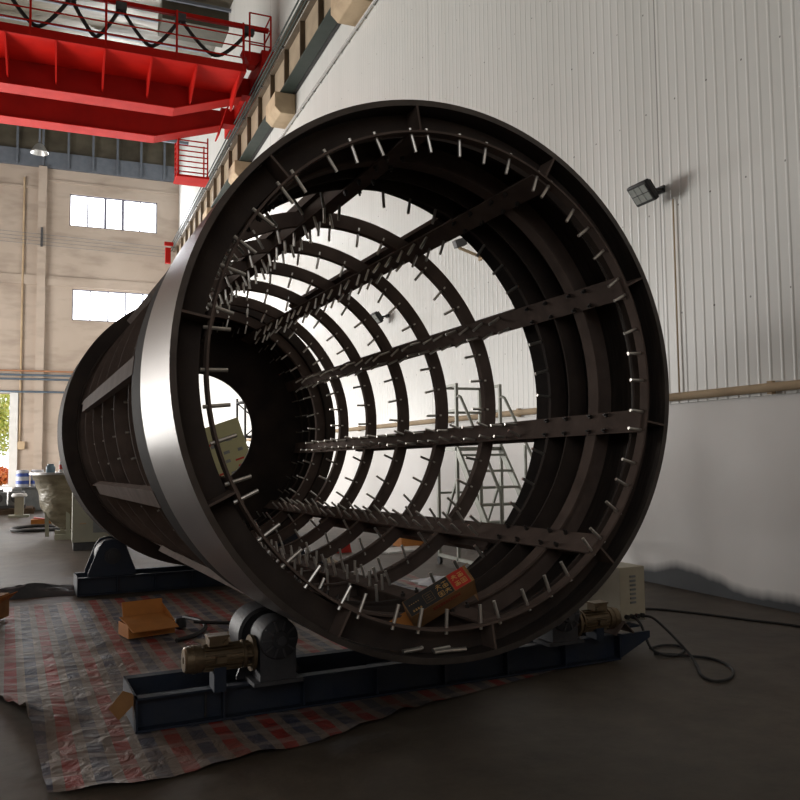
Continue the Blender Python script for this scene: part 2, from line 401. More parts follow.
while y < 49:
    MB().box(L(6.105, y, 13.17), (.14, .05, 1.10)).build('stiffener', M['brown'], rb, smooth=False); y += 1.75
cr = thing('conductor_rail', 'set of thin dark conductor bars along the crane runway', 'conductor rail', (5.93, 3., 13.75))
for k in range(3): MB().cyl((-.02 * k, 0, .02 + .16 * k), (-.02 * k, LY, .02 + .16 * k), .026, 6).build('conductor', M['green'], cr)
MB().box((.06, LY / 2, .16), (.02, LY, .3)).build('backing_strip', M['brown'], cr, smooth=False)
y = .6
while y < LY:
    MB().box((.07, y, .02), (.16, .08, .05)).build('bracket', M['grey_dark'], cr, smooth=False); y += 2.8
tag(MB().box((5.65, 48.6, 13.3), (.3, .3, .9)).box((5.65, 48.2, 13.9), (.5, .2, .2)).build('rail_end_stop', M['dred']), 'small red stop at the far end of the crane runway', 'end stop')
G = 'concrete corbels under the runway'
for yy, lab in ((16.9, 'tan concrete corbel at the top of the photo, nearest of the row'), (23.6, 'tan concrete corbel, second nearest under the runway'),
                (29.8, 'tan concrete corbel, third nearest, just clear of the drum rim'), (36.0, 'far tan concrete corbel nearly hidden behind the drum rim'), (42.2, 'farthest tan concrete corbel under the runway near the far wall')):
    poly = [(6.483, 12.575), (5.84, 12.575), (5.84, 12.1), (6.02, 11.93), (6.483, 11.93)]
    tag(MB().prism([(a - 5.8, b) for a, b in poly], 1.2, ((5.8, yy, 0), (1, 0, 0), (0, 0, 1), (0, 1, 0))).build('concrete_corbel', M['tan'], smooth=False, bevel=.02), lab, 'corbel', G)
b = MB(); b.cyl((6.43, YF, 11.82), (6.43, 48, 11.82), .035, 8)
y = YF
while y < 48: b.box((6.46, y, 11.82), (.05, .05, .09)); y += .6
tag(b.build('wall_cable', M['alu']), 'thin clipped cable running along the white wall below the corbels', 'cable')
b = MB(); b.cyl((6.43, YF, 2.17), (6.43, 49, 2.17), .045, 12); y = YF
while y < 48: b.box((6.46, y, 2.17), (.05, .06, .13)); y += 2.4
tag(b.build('wall_conduit', M['tan']), 'long pale conduit along the joint of white panels and plaster', 'pipe')
tag(MB().cyl((6.47, 7.3, 2.22), (6.47, 7.3, 4.45), .010, 6).build('lamp_wire', M['tan']), 'thin wire dropping from the near floodlight to the wall conduit', 'wire')

# ------------------------------------------------------------------ floodlights
def floodlight(loc, rz, label, s=1.):
    t = thing('floodlight', label, 'floodlight', loc, rz, 'floodlights on the white wall')
    # local: wall at +x, lamp points to -x and down
    rot = Matrix.Rotation(R(-38), 3, 'Y') @ Matrix.Rotation(R(0), 3, 'Z')
    c = Vector((-.26, 0, .0)) * s
    MB().box(c, (.07 * s, .34 * s, .26 * s), rot).build('housing', M['rubber'], t, bevel=.015 * s)
    fr = MB()
    for i in range(3):
        for j in range(2):
            fr.box(c + rot @ Vector((-.04 * s, (i - 1) * .095 * s, (j - .5) * .10 * s)), (.012 * s, .085 * s, .09 * s), rot)
    fr.build('lens', M['lampglass'], t)
    fn = MB()
    for i in range(7): fn.box(c + rot @ Vector((.05 * s, (i - 3) * .045 * s, 0)), (.05 * s, .008, .2 * s), rot)
    fn.build('cooling_fin', M['rubber'], t)
    MB().bar(c + Vector((.02, -.13 * s, 0)), (-.02, -.05, .06), .02, .03).bar(c + Vector((.02, .13 * s, 0)), (-.02, .05, .06), .02, .03).box((-.012, 0, .06), (.024, .16, .08)).build('bracket', M['rubber'], t)
floodlight((6.483, 7.52, 4.56), 0, 'black floodlight on the white wall right of the drum')
floodlight((6.483, 16.2, 4.48), 0, 'black floodlight on the white wall seen through the drum hoops', 1.0)
cm = thing('wall_camera', 'small dark camera on a pale arm seen through the upper drum opening', 'camera', (6.483, 11.95, 4.85))
MB().box((-.012, 0, 0), (.024, .12, .12)).bar((-.02, 0, 0), (-.42, 0, .12), .04, .04).build('arm', M['tan'], cm)
MB().box((-.40, 0, .2), (.2, .13, .13), Matrix.Rotation(R(-20), 3, 'Y')).build('camera_body', M['grey_dark'], cm, bevel=.01)

# ------------------------------------------------------------------ overhead crane
crn = thing('bridge_crane', 'red overhead bridge crane with two girders, walkway and railing', 'crane', (-4., 28.5, 13.19))
def K(x, y, z): return (x + 4., y - 28.5, z - 13.19)
XA = -14.
def girder(yf, yb, zb, zt, x1, x2, ze):
    b = MB(); poly = [(XA, zb), (x1, zb), (x2, ze), (x2, zt), (XA, zt)]
    b.prism([(a + 4, z - 13.19) for a, z in poly], yb - yf, ((0, yf - 28.5, 0), (1, 0, 0), (0, 0, 1), (0, 1, 0)))
    o = b.build('girder', M['dred'], crn, smooth=False)
    e = MB()
    for (a, za), (c, zc) in (((XA, zb), (x1, zb)), ((x1, zb), (x2, ze))):
        e.bar(K(a, (yf + yb) / 2, za - .015), K(c, (yf + yb) / 2, zc - .015), yb - yf + .16, .035)
    e.build('bottom_flange', M['red'], o, smooth=False)
    return o
girder(27.4, 27.95, 13.19, 14.5, 3.35, 5.6, 13.95)
girder(30.1, 30.65, 13.19, 14.5, 3.0, 5.4, 13.95)
MB().box(K(-4.3, 26.5, 14.02), (19.4, 1.8, .06)).build('walkway', M['red'], crn, smooth=False)
MB().box(K(-4.3, 25.62, 14.12), (19.4, .03, .26)).build('toe_board', M['red'], crn, smooth=False)
x = 5.2
while x > -9:
    MB().prism([(0, 0), (1.75, 0), (1.75, -.6), (1.45, -.6)], .05, (K(x, 25.65, 13.98), (0, 1, 0), (0, 0, 1), (1, 0, 0))).build('walkway_bracket', M['red'], crn, smooth=False); x -= 1.38
x = 5.3
while x > -9:
    MB().cyl(K(x, 25.62, 14.05), K(x, 25.62, 15.62), .034, 8).build('railing_post', M['red'], crn); x -= 2.1
for z in (14.45, 14.82, 15.18):
    MB().cyl(K(-10, 25.62, z), K(5.3, 25.62, z), .024, 8).build('railing_bar', M['red'], crn)
MB().box(K(-4, 25.95, 15.68), (20.4, .13, .13)).build('festoon_beam', M['red'], crn, smooth=False)
# end basket of the railing by the runway
b = MB()
for (xx, yy) in ((5.5, 25.6), (6.2, 25.6), (6.2, 26.5), (5.5, 26.5)): b.cyl(K(xx, yy, 14.4), K(xx, yy, 16.0), .032, 8)
for z in (14.95, 15.5, 16.0):
    for p, q in (((5.5, 25.6), (6.2, 25.6)), ((6.2, 25.6), (6.2, 26.5)), ((6.2, 26.5), (5.5, 26.5))): b.cyl(K(*p, z), K(*q, z), .026, 8)
b.build('end_railing', M['red'], crn)
b = MB().box(K(6.1, 28.9, 14.55), (.4, 6.6, .55)).box(K(5.7, 27.7, 14.35), (.6, .5, .6)).box(K(5.7, 30.4, 14.35), (.6, .5, .6)); b.prism([(0, 0), (.8, 0), (.45, -.45), (.25, -.45)], .4, (K(5.3, 25.8, 14.8), (1, 0, 0), (0, 0, 1), (0, 1, 0)))
b.build('end_carriage', M['red'], crn, smooth=False)
for yy in (26.1, 31.7): MB().cyl(K(6.14, yy, 14.18), K(6.28, yy, 14.18), .27, 24).build('wheel', M['grey_dark'], crn)
# access basket under the far girder
lad = MB()
for xx in (3.92, 5.0):
    for yy in (30.7, 31.6): lad.bar(K(xx, yy, 12.05), K(xx, yy, 13.6), .05, .05)
for k in range(7): lad.bar(K(3.92, 30.7, 12.22 + .2 * k), K(5.0, 30.7, 12.22 + .2 * k), .04, .04); lad.bar(K(3.92, 30.7, 12.22 + .2 * k), K(3.92, 31.6, 12.22 + .2 * k), .04, .04)
lad.box(K(4.46, 31.15, 12.05), (1.2, 1.0, .08)); lad.build('hanging_basket', M['red'], crn, smooth=False)
lad = MB()
for yy in (28.6, 29.3): lad.bar(K(5.05, yy, 13.0), K(5.45, yy, 14.3), .05, .05)
for k in range(6): lad.bar(K(5.05 + .069 * k, 28.6, 13.0 + .22 * k), K(5.05 + .069 * k, 29.3, 13.0 + .22 * k), .04, .04)
lad.build('ladder', M['red'], crn, smooth=False)
fc = MB(); hang = [-3.9, -1.75, .10, 1.55, 3.35, 5.55]
pts = []
for i in range(len(hang) - 1):
    a, c = hang[i], hang[i + 1]
    for k in range(17):
        t = k / 16; pts.append(K(a + (c - a) * t + .10 * math.sin(2 * PI * t), 25.95, 15.55 - 1.2 * (1 - (2 * t - 1) ** 2) * (.9 if i < 4 else .85)))
fc.tube(pts, .06, 8); fc.build('festoon_cable', M['rubber'], crn)
for h in hang: MB().box(K(h, 25.95, 15.55), (.32, .24, .24)).build('cable_trolley', M['grey_dark'], crn)

# ------------------------------------------------------------------ the drum
AZ, TL = R(-3.28), R(-.79)
U = Vector((math.sin(AZ) * math.cos(TL), math.cos(AZ) * math.cos(TL), math.sin(TL)))
E1 = U.cross(Vector((0, 0, 1))).normalized(); E2 = E1.cross(U)
C0 = Vector((1.966, 3.926, 1.971))
drum = thing('rotary_drum', 'huge open ended dark steel drum frame lying on rollers', 'drum')
org = C0 + U * 3.3 - E2 * 1.5
mw = Matrix((E1, U, E2)).transposed().to_4x4(); mw.translation = org
drum.matrix_world = mw
AX = (0, 1, 0)
def O(s): return (0, s - 3.3, 1.5)
def D(r, ang, s):
    a = R(ang); return Vector((r * math.cos(a), s - 3.3, 1.5 + r * math.sin(a)))
def ring(name, m, r0, r1, s0, s1, n=160, parent=drum, **k):
    return MB().lathe([(r0, s0), (r1, s0), (r1, s1), (r0, s1)], O(0), AX, n).build(name, m, parent, **k)
def seg_box(b, ang, r0, r1, s0, s1, w, mi=0):
    # radial box centred at ang, tangential width w
    a = R(ang); rd = Vector((math.cos(a), 0, math.sin(a))); tg = Vector((-math.sin(a), 0, math.cos(a)))
    rot = Matrix((tg, Vector((0, 1, 0)), rd)).transposed()
    return b.box(D((r0 + r1) / 2, ang, (s0 + s1) / 2), (w, s1 - s0, r1 - r0), rot, mi)
ring('tyre_band', M['tyre'], 1.480, 1.512, 0, .88)
ring('front_shell', M['primer'], 1.47, 1.497, .87, 1.34)
ring('front_plate', M['steel'], 1.35, 1.477, .13, .145)
ring('inner_ring', M['steel_bar'], 1.332, 1.344, -.005, .06)
for s, w in ((.5, .10), (.76, .012), (.98, .03)):
    MB().lathe([(1.33, s - w / 2), (1.33, s + w / 2), (1.345, s + w / 2), (1.345, s + .007), (1.475, s + .007), (1.475, s - .007), (1.345, s - .007), (1.345, s - w / 2)], O(0), AX, 160).build('inner_rib', M['steel_bar'] if w > .03 else M['steel'], drum)
for s in (.28, .62, .86, 1.15):
    MB().lathe([(1.476, s - .011), (1.460, s), (1.476, s + .011)], O(0), AX, 160).build('weld_seam', M['weld'], drum)
for k in range(1, 7):
    s = 1.09 + .795 * k
    MB().lathe([(1.33, s - .03), (1.33, s + .03), (1.342, s + .03), (1.342, s + .007), (1.445, s + .007), (1.445, s - .007), (1.342, s - .007), (1.342, s - .03)], O(0), AX, 160).build('hoop', M['steel_bar'], drum)
ring('rear_shell', M['steel'], 1.45, 1.468, 5.8, 6.7)
ring('rear_tyre', M['steel'], 1.465, 1.615, 5.92, 6.75)
for s in (6.15, 6.42): MB().lathe([(1.34, s - .04), (1.34, s + .04), (1.352, s + .04), (1.352, s + .007), (1.452, s + .007), (1.452, s - .007), (1.352, s - .007), (1.352, s - .04)], O(0), AX, 160).build('inner_rib', M['steel'], drum)
ring('end_plate', M['steel'], .735, 1.46, 6.66, 6.69)
BASE = 98.
for k in range(10):
    a = BASE - 36 * k
    b = MB(); seg_box(b, a, 1.318, 1.331, .03, 6.6, .14); seg_box(b, a, 1.33, 1.45, .15, 6.6, .014)
    b.build('longitudinal_bar', M['steel_bar'], drum, smooth=False)
    b = MB(); seg_box(b, a + (4 if k in (8,) else 0), 1.446, 1.50, 1.32, 4.8, .115); b.build('outer_bar', M['steel_bar'], drum, smooth=False)
    b = MB(); seg_box(b, a, 1.335, 1.482, 0.0, .14, .012); b.build('gusset', M['steel_bar'], drum, smooth=False)
# bolts on the bars where they cross the front ribs
for s in (.34, .5, .76, .98):
    for k in range(10):
        for da in (-2.2, 2.2):
            MB().cyl(D(1.321, BASE - 36 * k + da, s), D(1.299, BASE - 36 * k + da, s), .014, 6).cyl(D(1.30, BASE - 36 * k + da, s), D(1.285, BASE - 36 * k + da, s), .007, 6).build('bolt', M['bolt'], drum, smooth=False)
# pins: the front ring's and the first hoops' one by one, the rest together
def pin(b, r0, r1, ang, s, rad=.0095, tilt=0): b.cyl(D(r0, ang + tilt, s), D(r1, ang, s), rad, 8)
for k in range(10):
    for da in (-2.3, 2.3, 11., 18., 25.):
        b = MB(); j = random.uniform(-.5, .5)
        pin(b, 1.235, 1.365, BASE - 36 * k - da + j, .03, .0098, random.uniform(-.8, .8)); b.build('pin', M['zinc'], drum)
rest = MB(); cnt = 50
for h in range(0, 7):
    s = (.985 if h == 0 else 1.09 + .795 * h)
    for k in range(10):
        for da in (9., 18., 27.):
            a = BASE - 36 * k - da + random.uniform(-.8, .8)
            if cnt < 100:
                b = MB(); pin(b, 1.225, 1.375, a, s, .0105, random.uniform(-1, 1)); b.build('pin', M['zinc'], drum); cnt += 1
            else: pin(rest, 1.225, 1.375, a, s, .0105, random.uniform(-1, 1))
for k in range(10):
    for da, off in ((-2.1, 0), (2.1, .07)):
        s = 1.3 + off
        while s < 6.05:
            pin(rest, 1.215, 1.325, BASE - 36 * k + da, s + random.uniform(-.02, .02), .0105, random.uniform(-1.2, 1.2)); s += .215
for s in (6.15, 6.42):
    for k in range(10):
        for da in (9., 18., 27.): pin(rest, 1.26, 1.36, BASE - 36 * k - da, s, .008)
o = rest.build('pin', M['zinc'], drum); o['kind'] = 'stuff'

def dw(r, ang, s): return mw @ D(r, ang, s)
# loose pins in the bottom of the drum mouth
for (a, s, rz, lab) in ((-100.3, .075, 12, 'loose bright pin in the drum mouth, leftmost of the scattered few'), (-99.2, .10, 20, 'loose bright pin crossed over the leftmost one in the drum mouth'),
                        (-93.2, .06, 2, 'loose bright pin in the drum mouth, nearest the rim'), (-90.2, .06, -6, 'loose bright pin in the drum mouth, rightmost of the scattered few'),
                        (-92.6, .115, 12, 'loose pin at the back of the scattered few in the drum mouth')):
    p = dw(1.456, a, s); q = Vector((math.cos(R(rz)), math.sin(R(rz)), 0)) * .056
    tag(MB().cyl(p - q, p + q, .0115, 10).build('loose_pin', M['zinc']), lab, 'pin', 'loose pins in the drum mouth')

# printed carton lying in the drum
f_ = Vector((math.sin(.3946) * math.cos(.0669), math.cos(.3946) * math.cos(.0669), math.sin(.0669)))
rt0 = Vector((math.cos(.3946), -math.sin(.3946), 0)); up0 = rt0.cross(f_)
RT = rt0 * math.cos(-.01109) + up0 * math.sin(-.01109); UP = RT.cross(f_)
FPX = 816.76
def ray(px, py): return f_ + RT * ((px - 400) / FPX) - UP * ((py - 400) / FPX)
CAMP = Vector((0, 0, 1.55))
def wv(x, y, z): return RT * x + UP * y - f_ * z
ex = wv(61, 33, -14).normalized(); v2 = wv(4, -21, -24); v2 = (v2 - ex * v2.dot(ex)).normalized(); nz = ex.cross(v2).normalized()
if nz.dot(UP) < 0: nz = -nz
cb = thing('printed_carton', 'brown cardboard carton with a black and red printed strip, lying inside the drum', 'box')
pc0 = CAMP + ray(411.5, 617.5) * 4.45
cb.location = pc0
LX, LV, LN = .400, .165, .108
RC = Matrix((ex, v2, nz)).transposed()
def CP(a, b, c): return RC @ Vector((a, b, c))
MB().box(CP(LX / 2, LV / 2, LN / 2), (LX, LV, LN), RC).build('carton_body', M['card'], cb, smooth=False)
MB().box(CP(.142, -.0008, LN / 2), (.284 - .008, .0016, LN - .004), RC).build('black_panel', M['black'], cb, smooth=False)
MB().box(CP(.285 + .052, -.0008, LN / 2), (.102, .0016, LN - .004), RC).build('red_panel', M['redp'], cb, smooth=False)
MB().bar(CP(LX, .0, LN), CP(LX + .03, .0, LN + .0), .003, .003).box(CP(LX + .004, LV / 2 + .05, LN / 2), (.004, LV + .1, LN), RC).build('flap', M['card'], cb, smooth=False)
MB().box(CP(-.05, LV - .004, LN / 2 + .02), (.13, .004, LN), RC).build('flap', M['card_or'], cb, smooth=False)
def glyph(b, a0, c0, w, h, strokes, t=.0055):
    # strokes in a unit square on the upper strip: x along the carton, y across it (up = away)
    for (x0, y0, x1, y1) in strokes:
        p = CP(a0 + x0 * w, -.0022, c0 + y0 * h); q = CP(a0 + x1 * w, -.0022, c0 + y1 * h)
        b.bar(p, q, t, .0012, up=-v2)
BIG = [(0, .62, 1, .70), (.5, 1, .42, .55), (.44, .6, .05, .05), (.5, .55, .95, .1), (.2, .88, .75, .92)]
BIG2 = [(.05, .9, .95, .9), (.5, 1, .5, .1), (.1, .5, .9, .5), (.1, .5, .08, .05), (.9, .5, .92, .05), (.1, .08, .92, .08), (.25, .3, .75, .3)]
SQ = [(0, 0, 1, 0), (1, 0, 1, 1), (1, 1, 0, 1), (0, 1, 0, 0), (.2, .5, .8, .5), (.5, .2, .5, .8), (.2, .75, .8, .75), (.2, .25, .8, .25)]
for args in ((.196, .052, .034, .036, BIG, .003), (.236, .048, .034, .04, BIG2, .003), (.194, .014, .032, .028, SQ, .0024), (.234, .012, .036, .028, BIG, .003)):
    b = MB(); glyph(b, *args); b.build('gold_character', M['gold'], cb, smooth=False)
for k in range(4): b = MB(); glyph(b, .026 + .015 * k, .018, .010, .012, BIG2, .0018); b.build('gold_character', M['gold'], cb, smooth=False)
for k in range(5): b = MB(); glyph(b, .020 + .014 * k, .062, .008, .006, [(0, .5, 1, .5), (.5, 0, .5, 1)], .0016); b.build('gold_character', M['gold'], cb, smooth=False)
b = MB(); glyph(b, .112, .022, .056, .056, SQ, .002); b.build('printed_emblem', M['dark_gold'], cb, smooth=False)
for args in ((.300, .058, .032, .030, BIG, .0045), (.340, .058, .032, .030, BIG2, .004), (.302, .018, .032, .028, BIG2, .004), (.342, .018, .030, .028, SQ, .0036)):
    b = MB(); glyph(b, *args); b.build('gold_character', M['gold'], cb, smooth=False)
b = MB()
for (x0, x1, y) in ((.13, .31, .042), (.13, .31, .066)): b.box(CP((x0 + x1) / 2, y, -.0008), (x1 - x0, .005, .0016), RC)
for k in range(11): b.box(CP(.138 + .0160 * k, .054, -.0008), (.010, .011, .0016), RC)
b.build('red_lettering', M['dark_red_p'], cb, smooth=False)

# ------------------------------------------------------------------ roller frames
def channel(b, x0, x1, y, z0, h, side, w=.07):
    b.box(((x0 + x1) / 2, y, z0 + h / 2), (x1 - x0, .010, h))
    for z in (z0 + .006, z0 + h - .006): b.box(((x0 + x1) / 2, y - side * w / 2, z), (x1 - x0, w, .012))
def stiff(b, xs, y, h, side, w=.062):
    for x in xs: b.box((x, y - side * w / 2, h / 2), (.012, w, h - .03))
def frame(root, x0, x1, ya, yb, h, n):
    f = MB(); channel(f, x0, x1, ya + .07, 0, h, 1); f.build('side_beam', M['blue'], root, smooth=False)
    f = MB(); channel(f, x0, x1, yb - .07, 0, h, -1); f.build('side_beam', M['blue'], root, smooth=False)
    xs = [x0 + .006 + (x1 - x0 - .012) * k / n for k in range(n + 1)]
    for x in xs:
        MB().box((x, ya + .035, h / 2), (.012, .06, h - .03)).build('stiffener', M['blue'], root, smooth=False)
    for x in (x0 + .006, x1 - .006): MB().box((x, (ya + yb) / 2, h / 2), (.012, yb - ya, h)).build('end_plate', M['blue'], root, smooth=False)
    for x in (x0 + .75, (x0 + x1) / 2, x1 - .75): MB().box((x, (ya + yb) / 2, h / 2), (.3, yb - ya - .17, .014)).build('cross_plate', M['blue'], root, smooth=False)

pf = C0 + U * 1.22
ff = thing('roller_frame', 'long dark blue steel frame with motor and rollers under the mouth of the drum', 'roller frame', (pf.x, pf.y + .10, 0.012), -AZ)
H = .19
frame(ff, -1.50, 1.97, -.27, .27, H, 7)
AXZ = pf.z - .012
def roller(root, x, z, r, y0, y1, axz=0):
    b = MB(); ym = (y0 + y1) / 2
    b.lathe([(.05, y0), (r * .55, y0), (r * .62, y0 + .02), (r * .84, y0 + .02), (r * .88, y0), (r, y0 + .01), (r, y1 - .01), (r * .88, y1), (.05, y1)], (x, 0, z), (0, 1, 0), 48)
    o = b.build('roller', M['navy'], root)
    for k in range(8):
        a = 2 * PI * k / 8; d = Vector((math.cos(a), 0, math.sin(a)))
        MB().bar(Vector((x, y0 + .012, z)) + d * .06, Vector((x, y0 + .012, z)) + d * r * .62, .012, .02, up=(0, 1, 0)).build('rib', M['navy'], o, smooth=False)
    MB().cyl((x, y0 - .09, z), (x, y1 + .07, z), .045, 20).build('axle', M['gear'], o)
    return o
zr = .425; rr = .17; dx = math.sqrt((1.5 + rr) ** 2 - (AXZ - zr) ** 2)
for sgn in (-1, 1):
    roller(ff, sgn * dx, zr, rr, -.08, .17)
    for yy in (-.15, .20):
        MB().prism([(-.20, H), (.20, H), (.20, H + .02), (.09, zr + .03), (.06, zr + .075), (-.06, zr + .075), (-.09, zr + .03), (-.20, H + .02)], .02, ((sgn * dx, yy, 0), (1, 0, 0), (0, 0, 1), (0, 1, 0))).build('bearing_bracket', M['navy'], ff, smooth=False)
def drive(xg, zg, xm, sg=1):
    # worm gearbox facing the viewer, motor to one side of it (sg = 1: to its left)
    g = MB(); g.lathe([(0.001, -.41), (.05, -.41), (.055, -.395), (.10, -.385), (.115, -.375), (.12, -.36), (.12, -.18), (.001, -.18)], (xg, 0, zg), (0, 1, 0), 40)
    g.box((xg, -.27, (zg + H) / 2), (.22, .17, zg - H)); g.box((xg, -.27, H + .012), (.30, .2, .024))
    go = g.build('gearbox', M['gear'], ff)
    for k in range(10):
        a = 2 * PI * k / 10; d = Vector((math.cos(a), 0, math.sin(a)))
        MB().bar(Vector((xg, -.394, zg)) + d * .045, Vector((xg, -.386, zg)) + d * .108, .010, .02, up=(0, 1, 0)).build('rib', M['gear_light'], go, smooth=False)
    MB().cyl((xg, -.43, zg), (xg, -.40, zg), .028, 20).build('shaft_cap', M['gear_light'], go)
    zm, ym = zg - .085, -.27
    e = (xg - .10 * sg) - xm; u = 1 if e > 0 else -1; L_ = abs(e)
    def X(t): return xm + u * t
    mb_ = MB().cyl((X(.10), ym, zm), (X(L_ - .08), ym, zm), .064, 28).build('motor', M['motor'], ff)
    MB().lathe([(.02, 0), (.064, 0), (.074, .012), (.078, .05), (.082, .05), (.082, .065), (.078, .065), (.078, .10), (.02, .10)], (xm, ym, zm), (u, 0, 0), 36).build('fan_cover', M['motor'], mb_)
    for k in range(16):
        a = 2 * PI * k / 16; d = Vector((0, math.cos(a), math.sin(a)))
        MB().bar(Vector((X(.115), ym, zm)) + d * .068, Vector((X(L_ - .11), ym, zm)) + d * .068, .006, .022, up=d).build('fin', M['motor'], mb_, smooth=False)
    MB().box((X(.19), ym - .02, zm + .098), (.11, .09, .05)).box((X(.19), ym - .02, zm + .127), (.125, .10, .012)).cyl((X(.23), ym - .09, zm + .095), (X(.23), ym - .02, zm + .095), .014).box((X(.2), ym - .085, zm), (.06, .03, .035)).build('terminal_box', M['motor'], mb_, smooth=False)
    fl = MB().cyl((X(L_ - .10), ym, zm), (X(L_ - .085), ym, zm), .082, 28).cyl((X(L_ - .05), ym, zm), (X(L_ - .03), ym, zm), .105, 32).cyl((X(L_ - .09), ym, zm), (X(L_), ym, zm), .045, 20)
    for k in range(6):
        a = 2 * PI * k / 6; fl.cyl((X(L_ - .095), ym + .07 * math.cos(a), zm + .07 * math.sin(a)), (X(L_ - .02), ym + .07 * math.cos(a), zm + .07 * math.sin(a)), .009, 8)
    fl.build('flange', M['motor'], mb_)
    MB().box((X(.2), ym, (zm - .06 + H) / 2), (.07, .12, zm - .06 - H + .02)).build('foot', M['blue'], mb_, smooth=False)
drive(-.70, .455, -1.24)
drive(1.40, .40, 1.93, -1)
# right hand blue bracket carrying the control box
b = MB(); b.prism([(1.99, .178), (2.27, .178), (2.27, .13), (1.99, .01)], .02, ((0, -.25, 0), (1, 0, 0), (0, 0, 1), (0, 1, 0))); b.prism([(1.99, .178), (2.27, .178), (2.27, .13), (1.99, .01)], .02, ((0, .5, 0), (1, 0, 0), (0, 0, 1), (0, 1, 0)))
b.box((2.13, .30, .184), (.36, .80, .014)); b.build('cabinet_bracket', M['blue'], ff, smooth=False)
b = MB().bar((-.0 - 1.1, -.22, H), (-1.1, -.22, .02), .012, .012); b.build('hanging_wire', M['rubber'], ff)
tag(MB().prism([(0, 0), (.09, .09), (.18, 0), (.173, -.006), (.09, .077), (.007, -.006)], .22, ((3.75, 4.98, .225), (1, .057, 0), (0, 0, 1), (-.057, 1, 0))).build('angle_offcut', M['steel_bar'], smooth=False), 'short piece of steel angle lying on the right end of the front frame', 'steel angle')
ap = thing('folded_plate', 'folded grey cardboard piece leaning on the left end of the front frame', 'cardboard', (.35, 5.0, 0))
MB().prism([(-.075, .13), (.0, .22), (.05, .20), (.055, .13), (-.02, .06)], .004, ((.0, -.02, .01), (1, 0, 0), (0, 0, 1), (.1, 1, 0))).prism([(.05, .20), (.10, .13), (.06, .0), (.055, .13)], .004, ((.0, -.02, .01), (1, 0, 0), (0, 0, 1), (.1, 1, 0))).build('sheet', M['card'], ap, smooth=False)

pr = C0 + U * 6.33
rf = thing('roller_frame', 'dark blue steel frame with bearing brackets under the far end of the drum', 'roller frame', (pr.x, pr.y, 0.012), -AZ)
frame(rf, -1.42, 1.55, -.27, .27, .20, 7)
zr2, rr2 = .42, .17; dx2 = math.sqrt((1.617 + rr2) ** 2 - (pr.z - .012 - zr2) ** 2)
for sgn in (-1, 1):
    roller(rf, sgn * dx2, zr2, rr2, -.10, .15)
    for yy in (-.20, .20):
        o = MB().prism([(-.26, .20), (.26, .20), (.26, .24), (.15, zr2 + .10), (.10, zr2 + .17), (.0, zr2 + .19), (-.10, zr2 + .17), (-.15, zr2 + .10), (-.26, .24)], .025, ((sgn * dx2, yy, 0), (1, 0, 0), (0, 0, 1), (0, 1, 0))).build('bearing_bracket', M['blue'], rf, smooth=False)
        MB().cyl((sgn * dx2, yy - .03, zr2), (sgn * dx2, yy, zr2), .09, 24).cyl((sgn * dx2, yy - .05, zr2), (sgn * dx2, yy - .02, zr2), .05, 16).build('bearing_cap', M['navy'], o)

# ------------------------------------------------------------------ control cabinet and its leads
cc = thing('control_cabinet', 'small beige control cabinet with a slotted end, standing right of the drum', 'control box', (4.22, 5.37, .204), -AZ)
MB().box((0, .42, .22), (.255, .84, .43)).build('cabinet_body', M['beige'], cc, smooth=False, bevel=.006)
for k in range(7):
    MB().box((-.0, -.003, .36 - .034 * k), (.055, .012, .016)).build('louvre', M['grey_mach'], cc, smooth=False)
for k in range(4): MB().cyl((-.075 + .052 * k, -.03, .05), (-.075 + .052 * k, .0, .05), .018, 12).build('cable_gland', M['rubber'], cc)
MB().box((0, .002, .015), (.23, .004, .02)).build('lower_strip', M['alu'], cc, smooth=False)

def floor_pt(px, py, z=0):
    d = ray(px, py); t = (z - 1.55) / d.z; return CAMP + d * t
def smooth_path(P, n=8):
    P = [Vector(p) for p in P]; out = []
    for i in range(len(P) - 1):
        a, b_, c, d = P[max(i - 1, 0)], P[i], P[i + 1], P[min(i + 2, len(P) - 1)]
        for k in range(n):
            t = k / n
            out.append(.5 * ((2 * b_) + (c - a) * t + (2 * a - 5 * b_ + 4 * c - d) * t * t + (3 * b_ - a - 3 * c + d) * t ** 3))
    return out + [P[-1]]
gx = Vector((4.302, 5.335, .254))
pts = [gx, gx + Vector((.03, -.07, -.01)), (4.36, 5.12, .16), (4.36, 4.92, .05), (4.26, 4.72, .012), (4.10, 4.50, .012), (4.08, 4.36, .012), (4.24, 4.38, .012), (4.44, 4.58, .012), (4.50, 4.82, .012), (4.36, 5.02, .012), (4.22, 5.14, .012)]
tag(MB().tube(smooth_path(pts), .010, 8).build('power_lead', M['rubber']), 'black lead looping from the beige control cabinet onto the concrete floor', 'cable')
g2 = gx + Vector((-.104, -.006, 0))
pts = [g2, g2 + Vector((.0, -.08, -.05)), (4.19, 5.12, .05), (4.30, 5.02, .012), (4.48, 5.10, .012), (4.56, 5.24, .012), (4.46, 5.32, .012), (4.30, 5.28, .012)]
tag(MB().tube(smooth_path(pts), .010, 8).build('power_lead', M['rubber']), 'black lead coiled tight below the glands of the beige cabinet', 'cable')
pts = [(4.9, 6.66, .01), (5.35, 6.62, .01), (5.62, 6.25, .01), (5.82, 5.80, .01), (6.0, 5.42, .01), (6.08, 4.9, .01)]
tag(MB().tube(smooth_path(pts), .011, 8).build('floor_cable', M['rubber']), 'thin black cable running along the floor near the right wall', 'cable')

